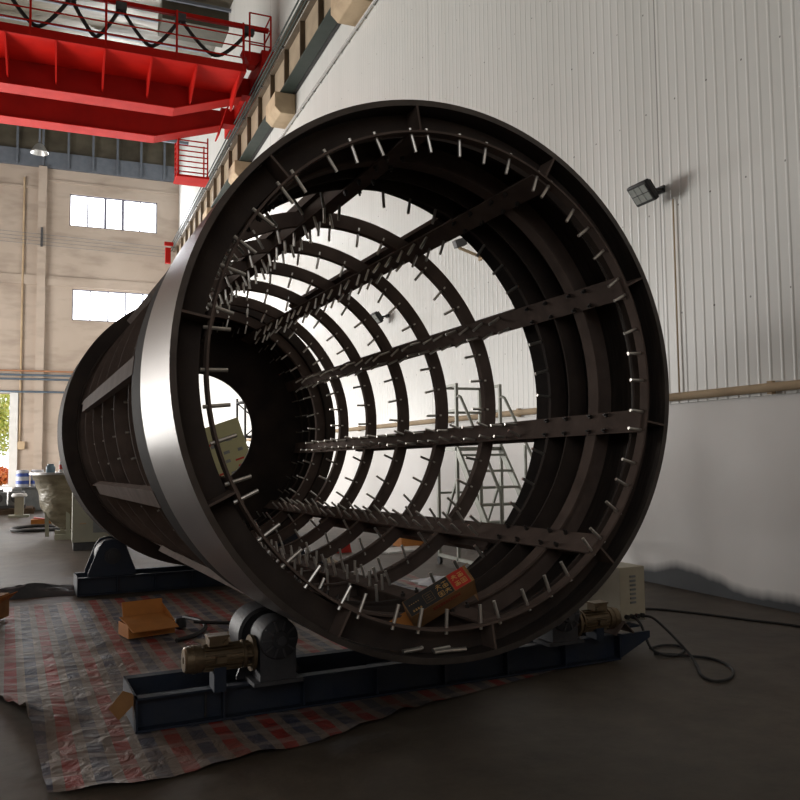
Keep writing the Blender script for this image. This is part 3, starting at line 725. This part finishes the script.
# ------------------------------------------------------------------ tarpaulin
fr_e = [(-.03, 4.20), (.36, 4.13), (.88, 4.27), (1.33, 4.36), (2.24, 4.74), (3.36, 5.08), (3.98, 5.20)]
def lerp_poly(P, t):
    L_ = [0.]
    for i in range(len(P) - 1): L_.append(L_[-1] + (Vector(P[i + 1]) - Vector(P[i])).length)
    d = t * L_[-1]
    for i in range(len(P) - 1):
        if d <= L_[i + 1] or i == len(P) - 2:
            u = (d - L_[i]) / (L_[i + 1] - L_[i]); return Vector(P[i]).lerp(Vector(P[i + 1]), u)
bk_e = [(-1.35, 9.52), (.1, 9.58), (1.5, 9.66), (3.4, 9.74), (4.2, 9.78)]
lf_e = [(-.03, 4.20), (-.10, 4.99), (-.17, 5.46), (-.36, 5.95), (-.7, 6.8), (-1.2, 8.4), (-1.35, 9.52)]
rt_e = [(3.98, 5.20), (4.0, 6.2), (4.1, 8.0), (4.2, 9.78)]
nu, nv = 90, 110
V = []; UVS = []
for j in range(nv + 1):
    v = j / nv
    for i in range(nu + 1):
        u = i / nu
        a = lerp_poly(fr_e, u) * (1 - v) + lerp_poly(bk_e, u) * v + lerp_poly(lf_e, v) * (1 - u) + lerp_poly(rt_e, v) * u
        a -= Vector(fr_e[0]) * (1 - u) * (1 - v) + Vector(fr_e[-1]) * u * (1 - v) + Vector(bk_e[0]) * (1 - u) * v + Vector(bk_e[-1]) * u * v
        x, y = a
        w = .010 + .013 * noise.noise(Vector((x * 3.2, y * 3.2, 1))) + .010 * abs(noise.noise(Vector((x * 7 + y * 2, y * 5, 4))))
        d_e = min(u * 4.5, v * 5.6)                      # curled front and left edges
        if d_e < .3: w += .035 * (1 - d_e / .3) * max(0, .25 + noise.noise(Vector((x * 4.5, y * 4.5, 8))))
        if u * 4.5 < .35 and 5.0 < y < 6.1: w += .10 * (1 - u * 4.5 / .35) * math.sin((y - 5.0) / 1.1 * PI) * (.6 + .6 * noise.noise(Vector((x * 6, y * 6, 2))))
        inside = (abs((y - pf.y) + .057 * 0) < .34) or (abs(y - pr.y) < .34)
        w = max(.004, w)
        if abs(y - (pf.y + .057 * (x - pf.x))) < .40 and -1.6 < x - pf.x < 2.2: w = .004 + .25 * min(w, .016)
        V.append((x, y, w)); UVS.append((x, y + .06 * math.sin(x * 2)))
tb = MB().add(V, [(j * (nu + 1) + i, j * (nu + 1) + i + 1, (j + 1) * (nu + 1) + i + 1, (j + 1) * (nu + 1) + i) for j in range(nv) for i in range(nu)])
tp = tb.build('tarpaulin', M['tarp'], angle=80)
uvl = tp.data.uv_layers.new(name='UVMap')
for lp_ in tp.data.loops: uvl.data[lp_.index].uv = UVS[lp_.vertex_index]
tag(tp, 'red white and blue striped tarpaulin spread dirty on the floor under the drum', 'tarpaulin')

# things lying on and around the tarpaulin
bx = thing('open_carton', 'low orange cardboard box with its flaps up, on the tarpaulin', 'box', (.72, 7.5, .03), R(14))
b = MB(); w, d, h, t = .40, .26, .11, .006
b.box((0, 0, t / 2), (w, d, t)).box((0, -d / 2, h / 2), (w, t, h)).box((0, d / 2, h / 2), (w, t, h)).box((-w / 2, 0, h / 2), (t, d, h)).box((w / 2, 0, h / 2), (t, d, h)); b.build('carton_body', M['card_or'], bx, smooth=False)
MB().box((-.0, .02, h + .012), (w * .98, d * .9, .006), Matrix.Rotation(R(8), 3, 'X')).build('flap', M['card_or'], bx, smooth=False)
MB().box((-.02, -d / 2 - .08, h - .012), (w * .98, .16, .006), Matrix.Rotation(R(14), 3, 'X')).build('flap', M['card_or'], bx, smooth=False)
MB().box((0.02, d / 2 + .03, h + .07), (w * .9, .006, .16), Matrix.Rotation(R(-18), 3, 'X')).build('flap', M['card_or'], bx, smooth=False)
MB().prism([(-.12, .1), (.13, .1), (.20, .22), (.02, .16)], .005, ((w / 2, 0, 0), (0, 1, 0), (0, 0, 1), (1, 0, .2))).build('flap', M['card_or'], bx, smooth=False)
bx = thing('brown_carton', 'brown cardboard carton cut by the left edge of the photo', 'box', (-.72, 8.75, .045), R(-20))
MB().box((0, 0, .11), (.5, .34, .22)).build('carton_body', M['card'], bx, smooth=False)
MB().box((.29, 0, .2), (.1, .33, .005), Matrix.Rotation(R(-40), 3, 'Y')).build('flap', M['card_or'], bx, smooth=False)
pts = [(1.10, 8.0, .05), (1.22, 7.72, .05), (1.22, 7.5, .035), (1.10, 7.25, .03), (.92, 7.1, .03)]
tag(MB().tube(smooth_path(pts), .019, 8).build('hose_offcut', M['rubber']), 'bent black hose end lying on the tarpaulin right of the orange box', 'hose')
pts = [(1.14, 7.62, .07), (1.3, 7.55, .06), (1.5, 7.62, .035), (1.75, 7.9, .03)]
tag(MB().tube(smooth_path(pts), .016, 8).build('hose_offcut', M['rubber']), 'curved black hose crossing the bent one and running under the drum', 'hose')
tag(MB().lathe([(.001, 0), (.05, 0), (.055, .03), (.045, .085), (.001, .09)], (1.02, 7.62, .025), (0, .2, 1), 12).build('black_cap', M['rubber']), 'small black cap beside the orange box on the tarpaulin', 'cap')
def crumple(name, loc, sx, sy, sz, m, seed, label, cat, group=None, n=14):
    vs = []
    for j in range(n + 1):
        for i in range(n + 1):
            x, y = (i / n - .5), (j / n - .5)
            z = max(0, (1 - (2 * x) ** 2) * (1 - (2 * y) ** 2)) * (.35 + .9 * abs(noise.noise(Vector((x * 5, y * 5, seed)))))
            vs.append((x * sx + .1 * sx * noise.noise(Vector((y * 4, seed, 0))), y * sy + .1 * sy * noise.noise(Vector((x * 4, seed, 3))), z * sz))
    o = MB().add(vs, [(j * (n + 1) + i, j * (n + 1) + i + 1, (j + 1) * (n + 1) + i + 1, (j + 1) * (n + 1) + i) for j in range(n) for i in range(n)]).build(name, m, angle=20)
    o.location = loc; return tag(o, label, cat, group)
crumple('crumpled_paper', (1.36, 6.85, .022), .55, .5, .11, M['tan_dirt'], 3, 'crumpled tan wrapping lying behind the motor of the front frame', 'paper')
crumple('crumpled_sheet', (4.35, 9.0, .02), .8, .55, .12, M['white_blue'], 5, 'crumpled pale blue and white sheet on the floor seen through the lower hoops', 'plastic sheet')
crumple('crumpled_sheet', (3.35, 11.6, .005), .9, .5, .16, M['tan_dirt'], 9, 'crumpled beige sheet on the floor behind the drum', 'plastic sheet')
tag(MB().box((5.5, 12.9, .14), (.42, .4, .28)).build('floor_carton', M['card_or'], smooth=False, bevel=.008), 'small orange brown box on the floor beyond the drum, seen between lower hoops', 'box')
tag(MB().box((5.15, 12.4, .012), (1.0, .5, .024), Matrix.Rotation(R(20), 3, 'Z')).build('white_board', M['white_paint'], smooth=False), 'thin white board lying flat on the floor beyond the drum', 'board')
tag(MB().prism([(0, 0), (.34, 0), (.30, .20), (.1, .10)], .03, ((4.0, 12.5, 0.0), (1, 0, 0), (0, 0, 1), (0, 1, 0))).build('red_scrap', M['redp'], smooth=False), 'small bright red scrap on the floor beyond the drum', 'scrap')
crumple('dark_sheet', (-.35, 10.35, .003), 1.5, .5, .19, M['grey_dark'], 12, 'dark crumpled sheet on the floor left of the rear frame', 'plastic sheet')

# ------------------------------------------------------------------ rolling stair behind the drum
st = thing('rolling_stair', 'grey green rolling step ladder standing between drum and wall', 'step ladder', (5.33, 9.9, 0))
def S(x, y, z): return (x - 5.33, y - 9.9, z)
X0s, X1s = 5.0, 5.68
for (x, y) in ((X0s, 10.0), (X1s, 10.0), (X0s, 10.6), (X1s, 10.6)):
    MB().bar(S(x, y, .10), S(x, y, 2.52), .04, .04).build('post', M['stair'], st, smooth=False)
for z in (2.5, 2.15):
    for x in (X0s, X1s): MB().bar(S(x, 10.0, z), S(x, 10.6, z), .035, .035).build('guard_rail', M['stair'], st, smooth=False)
    MB().bar(S(X0s, 10.6, z), S(X1s, 10.6, z), .035, .035).build('guard_rail', M['stair'], st, smooth=False)
MB().box(S((X0s + X1s) / 2, 10.3, 1.62), (.72, .64, .05)).build('platform', M['stair'], st, smooth=False)
ns = 7
for x in (X0s, X1s):
    MB().bar(S(x, 8.75, .12), S(x, 10.0, 1.62), .035, .10).build('stringer', M['stair'], st, smooth=False)
    p = smooth_path([S(x, 10.0, 2.32), S(x, 9.9, 2.33), S(x, 9.75, 2.18), S(x, 8.95, 1.22), S(x, 8.82, .95), S(x, 8.85, .25)])
    MB().tube(p, .02, 8).build('handrail', M['stair'], st)
    MB().bar(S(x, 9.35, .84), S(x, 9.35, 1.66), .03, .03).build('baluster', M['stair'], st, smooth=False)
    MB().bar(S(x, 8.75, .13), S(x, 10.6, .13), .04, .04).build('base_rail', M['stair'], st, smooth=False)
    MB().bar(S(x, 10.6, .3), S(x, 10.02, 1.2), .03, .03).build('brace', M['stair'], st, smooth=False)
for k in range(ns):
    t = (k + .6) / ns; MB().box(S((X0s + X1s) / 2, 8.75 + 1.25 * t, .12 + 1.5 * t), (.66, .17, .03)).build('tread', M['stair'], st, smooth=False)
for z in (.5, 1.0): MB().bar(S(X0s, 10.6, z), S(X1s, 10.6, z), .03, .03).build('guard_rail', M['stair'], st, smooth=False)
for (x, y) in ((X0s, 8.8), (X1s, 8.8), (X0s, 10.6), (X1s, 10.6)): MB().cyl(S(x - .02, y, .055), S(x + .02, y, .055), .055, 16).build('castor', M['rubber'], st)

# big olive board leaning beyond the open end of the drum, scaffold tower next to it
gb = thing('olive_board', 'tilted olive green crate board with red and grey marks, seen through the round end hole', 'board', (2.3, 16.0, 0))
rotb = Matrix.Rotation(R(-19), 3, 'Y')
e_a = rotb @ Vector((1, 0, 0)); e_b = rotb @ Vector((0, 0, 1))
def Bp(a, c, y=0): return e_a * a + e_b * c + Vector((0, y, 0))
MB().box(Bp(.8, .95), (1.6, .14, 1.9), rotb).build('board', M['olive'], gb, smooth=False)
b1, b2 = MB(), MB()
for (a, c, w) in ((.35, 1.80, .13), (1.38, 1.12, .17), (.28, 1.05, .10), (.72, .75, .17), (1.1, .35, .14), (.3, .5, .13), (.85, 1.55, .16), (1.42, 1.0, .2), (1.0, .95, .18), (.7, 1.3, .14)): b1.box(Bp(a, c, -.072), (w, .004, .035), rotb)
for (a, c, w) in ((.62, 1.62, .14), (1.18, 1.32, .12), (.55, .98, .08), (.85, 1.22, .05), (1.05, .68, .1), (.66, .55, .05), (1.4, .8, .08), (.2, 1.4, .1), (1.0, 1.5, .16), (1.3, 1.55, .12), (1.2, .9, .12), (.75, 1.1, .12), (1.15, 1.15, .1), (1.45, 1.3, .1)): b2.box(Bp(a, c, -.072), (w, .004, .06), rotb)
b1.build('red_mark', M['redp'], gb, smooth=False); b2.build('grey_mark', M['grey_mach'], gb, smooth=False)
sf = thing('scaffold_tower', 'slim dark scaffold tower beside the olive board, seen through the end hole', 'scaffold', (4.22, 18.2, 0))
for (x, y) in ((-.40, 0), (.5, 0), (-.40, .9), (.5, .9)): MB().cyl((x, y, 0), (x, y, 2.9), .028, 8).build('post', M['grey_dark'], sf)
for z in (.4, 1.2, 2.0, 2.8):
    for y in (0, .9): MB().cyl((-.40, y, z), (.5, y, z), .022, 8).build('ledger', M['grey_dark'], sf)
    for x in (-.40, .5): MB().cyl((x, 0, z), (x, .9, z), .022, 8).build('ledger', M['grey_dark'], sf)
for k in range(3):
    MB().cyl((-.40, 0, .4 + .8 * k), (.5, 0, 1.2 + .8 * k), .016, 8).build('brace', M['grey_dark'], sf)
    MB().cyl((.5, .9, .4 + .8 * k), (-.40, .9, 1.2 + .8 * k), .016, 8).build('brace', M['grey_dark'], sf)

# ------------------------------------------------------------------ goods at the far left
hp = thing('wrapped_hopper', 'bell shaped metal hopper wrapped in crinkled clear plastic left of the drum', 'hopper', (.38, 17.6, 0))
vs = []; nn, mm = 56, 26
prof = [(.30, .16), (.42, .20), (.58, .36), (.68, .55), (.74, .75), (.77, .95), (.80, 1.08), (.86, 1.18), (.90, 1.25)]
for j in range(mm + 1):
    t = j / mm * (len(prof) - 1); i0 = min(int(t), len(prof) - 2); q = t - i0
    r_ = prof[i0][0] * (1 - q) + prof[i0 + 1][0] * q; z_ = prof[i0][1] * (1 - q) + prof[i0 + 1][1] * q
    for i in range(nn):
        a = 2 * PI * i / nn; w_ = 1 + .05 * noise.noise(Vector((math.cos(a) * 3, math.sin(a) * 3, z_ * 4))) + .03 * abs(noise.noise(Vector((math.cos(a) * 8, math.sin(a) * 8, z_ * 9))))
        vs.append((r_ * w_ * math.cos(a), r_ * w_ * math.sin(a), z_))
b = MB().add(vs, [(j * nn + i, j * nn + (i + 1) % nn, (j + 1) * nn + (i + 1) % nn, (j + 1) * nn + i) for j in range(mm) for i in range(nn)])
b.build('wrapped_bowl', M['wrap'], hp, angle=25)
MB().lathe([(.001, 1.24), (.93, 1.24), (.93, 1.28), (.001, 1.28)], (0, 0, 0), (0, 0, 1), 48).build('lid', M['alu'], hp)
for a in (200, 250, 300, 20, 120):
    x, y = .62 * math.cos(R(a)), .62 * math.sin(R(a)); MB().bar((x, y, .04), (x * 1.05, y * 1.05, .8), .07, .05).build('leg', M['beige_green'], hp, smooth=False)
MB().box((0, -.52, .05), (.9, .1, .1)).box((0, .52, .05), (.9, .1, .1)).box((0, 0, .05), (.1, 1.1, .08)).build('base_frame', M['beige_green'], hp, smooth=False)
tag(MB().lathe([(.001, 0), (.075, 0), (.085, .03), (.085, .11), (.06, .14), (.06, .165), (.001, .165)], (-.16, 17.3, 1.281), (0, 0, 1), 20).build('paint_tin', M['jar']), 'blue grey tin standing on the lid of the wrapped hopper', 'tin')
cn = thing('spray_can', 'red and white can beside the blue tin on the hopper lid', 'can', (.04, 17.4, 1.281))
MB().cyl((0, 0, 0), (0, 0, .22), .05, 16).build('can_body', M['white_paint'], cn); MB().cyl((0, 0, .06), (0, 0, .15), .052, 16).cyl((0, 0, .22), (0, 0, .26), .034, 16).build('red_label', M['redp'], cn)
ec = thing('electrical_cabinet', 'pale green floor cabinet on a dark plinth, half hidden by the drum', 'cabinet', (.66, 14.9, 0))
MB().box((0, .3, .04 + .03), (.86, .58, .14)).build('plinth', M['grey_dark'], ec, smooth=False)
MB().box((0, .3, .72), (.9, .62, 1.17)).build('cabinet_body', M['beige_green'], ec, smooth=False, bevel=.01)
MB().box((.0, -.012, .40), (.24, .02, .22)).build('vent_grille', M['grey_mach'], ec, smooth=False)
MB().box((-.28, -.02, .45), (.1, .03, .02)).build('handle', M['tan'], ec, smooth=False)
b = MB().tube([(-.42 + .52 * math.cos(2 * PI * k / 40) , 19.6 + .62 * math.sin(2 * PI * k / 40), .04) for k in range(41)], .035, 8)
tag(b.build('hose_coil', M['rubber']), 'black hose laid in a ring on the floor left of the wrapped hopper', 'hose')
ot = thing('orange_tray', 'orange tray on the floor behind the black hose ring', 'tray', (-.36, 21.6, 0))
MB().box((0, 0, .05), (.5, .35, .1)).build('tray_body', M['card_or'], ot, smooth=False); MB().box((.02, .0, .11), (.44, .28, .02), Matrix.Rotation(R(8), 3, 'Y')).build('tray_lid', M['redp'], ot, smooth=False)
G = 'grey machine parts by the doorway'
def gear_unit(loc, sx, sy, sz, lab):
    t = thing('machine_unit', lab, 'machine part', loc, 0, G)
    MB().box((0, 0, sz * .42), (sx, sy, sz * .78)).build('body', M['grey_mach'], t, smooth=False, bevel=.03)
    MB().box((0, 0, .04), (sx * 1.15, sy * 1.1, .08)).build('foot', M['grey_dark'], t, smooth=False)
    MB().cyl((0, -sy * .5 - .06, sz * .5), (0, -sy * .5, sz * .5), sz * .24, 20).build('flange', M['grey_dark'], t)
    MB().cyl((-sx * .3, 0, sz * .78), (sx * .3, 0, sz * .78), sz * .18, 20).build('barrel', M['grey_mach'], t)
sk = MB()
for y in (25.6, 26.6): sk.box((-1.9, y, .06), (2.5, .12, .12))
for x in (-3.0, -2.4, -1.8, -1.2, -.8): sk.box((x, 26.1, .14), (.2, 1.3, .04))
tag(sk.build('timber_skid', M['bark'], smooth=False), 'low dark timber skid carrying grey machine parts by the doorway', 'skid')
for k, (x, s_) in enumerate(((-2.75, .62), (-2.15, .6), (-1.6, .56), (-1.12, .58))):
    gear_unit((x, 26.0, .16), .42, .6, s_ , ['grey machine part on the skid, cut by the left photo edge', 'grey machine part on the skid, second from the left end', 'grey machine part on the skid, third from the left end', 'grey machine part on the skid, nearest the wrapped hopper'][k])
tag(MB().box((-.75, 27.2, .33), (.9, .8, .66)).box((-.75, 27.2, .69), (.96, .86, .06)).build('grey_crate', M['grey_mach'], smooth=False, bevel=.03), 'plain grey crate behind the skid with barrels on top', 'crate')
for k, x in enumerate((-1.02, -.62)):
    t = thing('plastic_barrel', ['white plastic barrel with blue bands, left one of the pair by the door jamb', 'white plastic barrel with blue bands, right one of the pair by the door jamb'][k], 'barrel', (x, 27.1, .721), 0, 'barrels by the door jamb')
    MB().lathe([(.001, 0), (.17, 0), (.18, .05), (.18, .46), (.15, .5), (.001, .5)], (0, 0, 0), (0, 0, 1), 24).build('barrel_body', M['white_blue'], t)
    for z in (.08, .3): MB().lathe([(.181, z), (.185, z), (.185, z + .1), (.181, z + .1)], (0, 0, 0), (0, 0, 1), 24).build('blue_band', M['barrel_blue'], t)
vs_ = thing('bench_vice_stand', 'pale pedestal stand with a round top in front of the grey machine parts', 'stand', (-.98, 24.2, 0))
MB().box((0, 0, .03), (.5, .4, .06)).build('base', M['beige_green'], vs_, smooth=False); MB().box((0, 0, .3), (.22, .2, .5)).build('pedestal', M['beige'], vs_, smooth=False)
MB().lathe([(.001, .54), (.18, .54), (.20, .57), (.17, .63), (.001, .64)], (0, 0, 0), (0, 0, 1), 24).build('top', M['white_paint'], vs_)
tag(MB().cyl((-1.5, 24.9, .5), (-2.6, 25.1, .56), .03, 8).build('orange_bar', M['card_or']), 'orange bar laid across the front of the grey machine parts', 'bar') if False else None
fcab = [(-1.4, 17.5, .012), (-.9, 18.4, .012), (-.5, 19.0, .012)]

# outdoors: a tree and a red leaved bush beyond the doorway
def foliage(name, loc, rad, m, n, lab, cat, trunk=True, seed=1):
    t = thing(name, lab, cat, loc); rng = random.Random(seed); b = MB()
    for i in range(n):
        d = Vector((rng.gauss(0, 1), rng.gauss(0, 1), rng.gauss(0, 1))).normalized() * (rng.random() ** .4)
        p = Vector((d.x * rad[0], d.y * rad[1], rad[3] + d.z * rad[2])); a = Vector((rng.gauss(0, 1), rng.gauss(0, 1), rng.gauss(0, 1))).normalized() * .13; c = a.orthogonal().normalized() * .07
        b.add([p - a, p + c, p + a, p - c], [(0, 1, 2, 3)])
    f = b.build('foliage', m, t, smooth=False); f['kind'] = 'stuff'
    if trunk: MB().cyl((0, 0, 0), (0, 0, rad[3]), .12, 12, .05).build('trunk', M['bark'], t)
foliage('street_tree', (-4.2, 57., 0), (2.6, 2., 2.6, 4.2), M['leaf'], 5200, 'yellow green tree outside the doorway', 'tree', True, 4)
foliage('red_shrub', (-3.4, 51.5, 0), (1.2, .8, .55, .6), M['leafred'], 1500, 'red leaved shrub outside the doorway', 'shrub', False, 5)

# ------------------------------------------------------------------ light: daylight through the openings, plus an added front fill
def area(name, loc, rot, sx, sy, power, col=(1, 1, 1), spread=180):
    l = bpy.data.lights.new(name, 'AREA'); l.shape = 'RECTANGLE'; l.size = sx; l.size_y = sy; l.energy = power; l.color = col; l.spread = R(spread)
    o = bpy.data.objects.new(name, l); COL.objects.link(o); o.location = loc; o.rotation_euler = rot; return o
# big side doors and windows of the left wall (out of frame)
area('side_door_daylight', (XL + .1, 33., 3.6), (0, R(-90), 0), 6.4, 18., 4700, (1, .975, .94))
area('side_window_daylight', (XL + .1, 28., 11.), (0, R(-90), 0), 2.4, 30., 300, (1, .98, .95))
# daylight entering by the far windows and doorway
area('far_window_daylight', (2.75, YB - .3, 16.0), (R(-90), 0, 0), 4.8, 1.8, 350, (.93, .96, 1))
area('far_window_daylight', (2.95, YB - .3, 10.4), (R(-90), 0, 0), 4.8, 1.8, 350, (.93, .96, 1))
area('far_door_daylight', (-4.6, YB - .4, 2.6), (R(-90), 0, 0), 3.8, 4.8, 1500, (1, .98, .94))
area('front_fill', (-4., YF + .1, 6.5), (R(90), 0, 0), 9., 5., 130, (.95, .975, 1))  # added fill from the camera side, the front wall has no opening
sun = bpy.data.lights.new('sun', 'SUN'); sun.energy = 3.0; sun.angle = R(1); so = bpy.data.objects.new('sun', sun); COL.objects.link(so); so.rotation_euler = (R(-35), R(20), 0); so.location = (0, 60, 20)
w = bpy.data.worlds.new('sky'); SC.world = w; w.use_nodes = True
w.node_tree.nodes['Background'].inputs[0].default_value = (.95, .97, 1, 1); w.node_tree.nodes['Background'].inputs[1].default_value = 1.6

# ------------------------------------------------------------------ camera
cam = bpy.data.cameras.new('camera'); co = bpy.data.objects.new('camera', cam); COL.objects.link(co)
cam.sensor_width = 36; cam.sensor_fit = 'HORIZONTAL'; cam.lens = 36 * FPX / 800; cam.clip_end = 300; cam.clip_start = .05
mc = Matrix((RT, UP, -f_)).transposed().to_4x4(); mc.translation = CAMP; co.matrix_world = mc
SC.camera = co
SC.view_settings.view_transform = 'Standard'; SC.view_settings.look = 'None'; SC.view_settings.gamma = 1; SC.view_settings.exposure = .5
SC.view_settings.use_curve_mapping = False
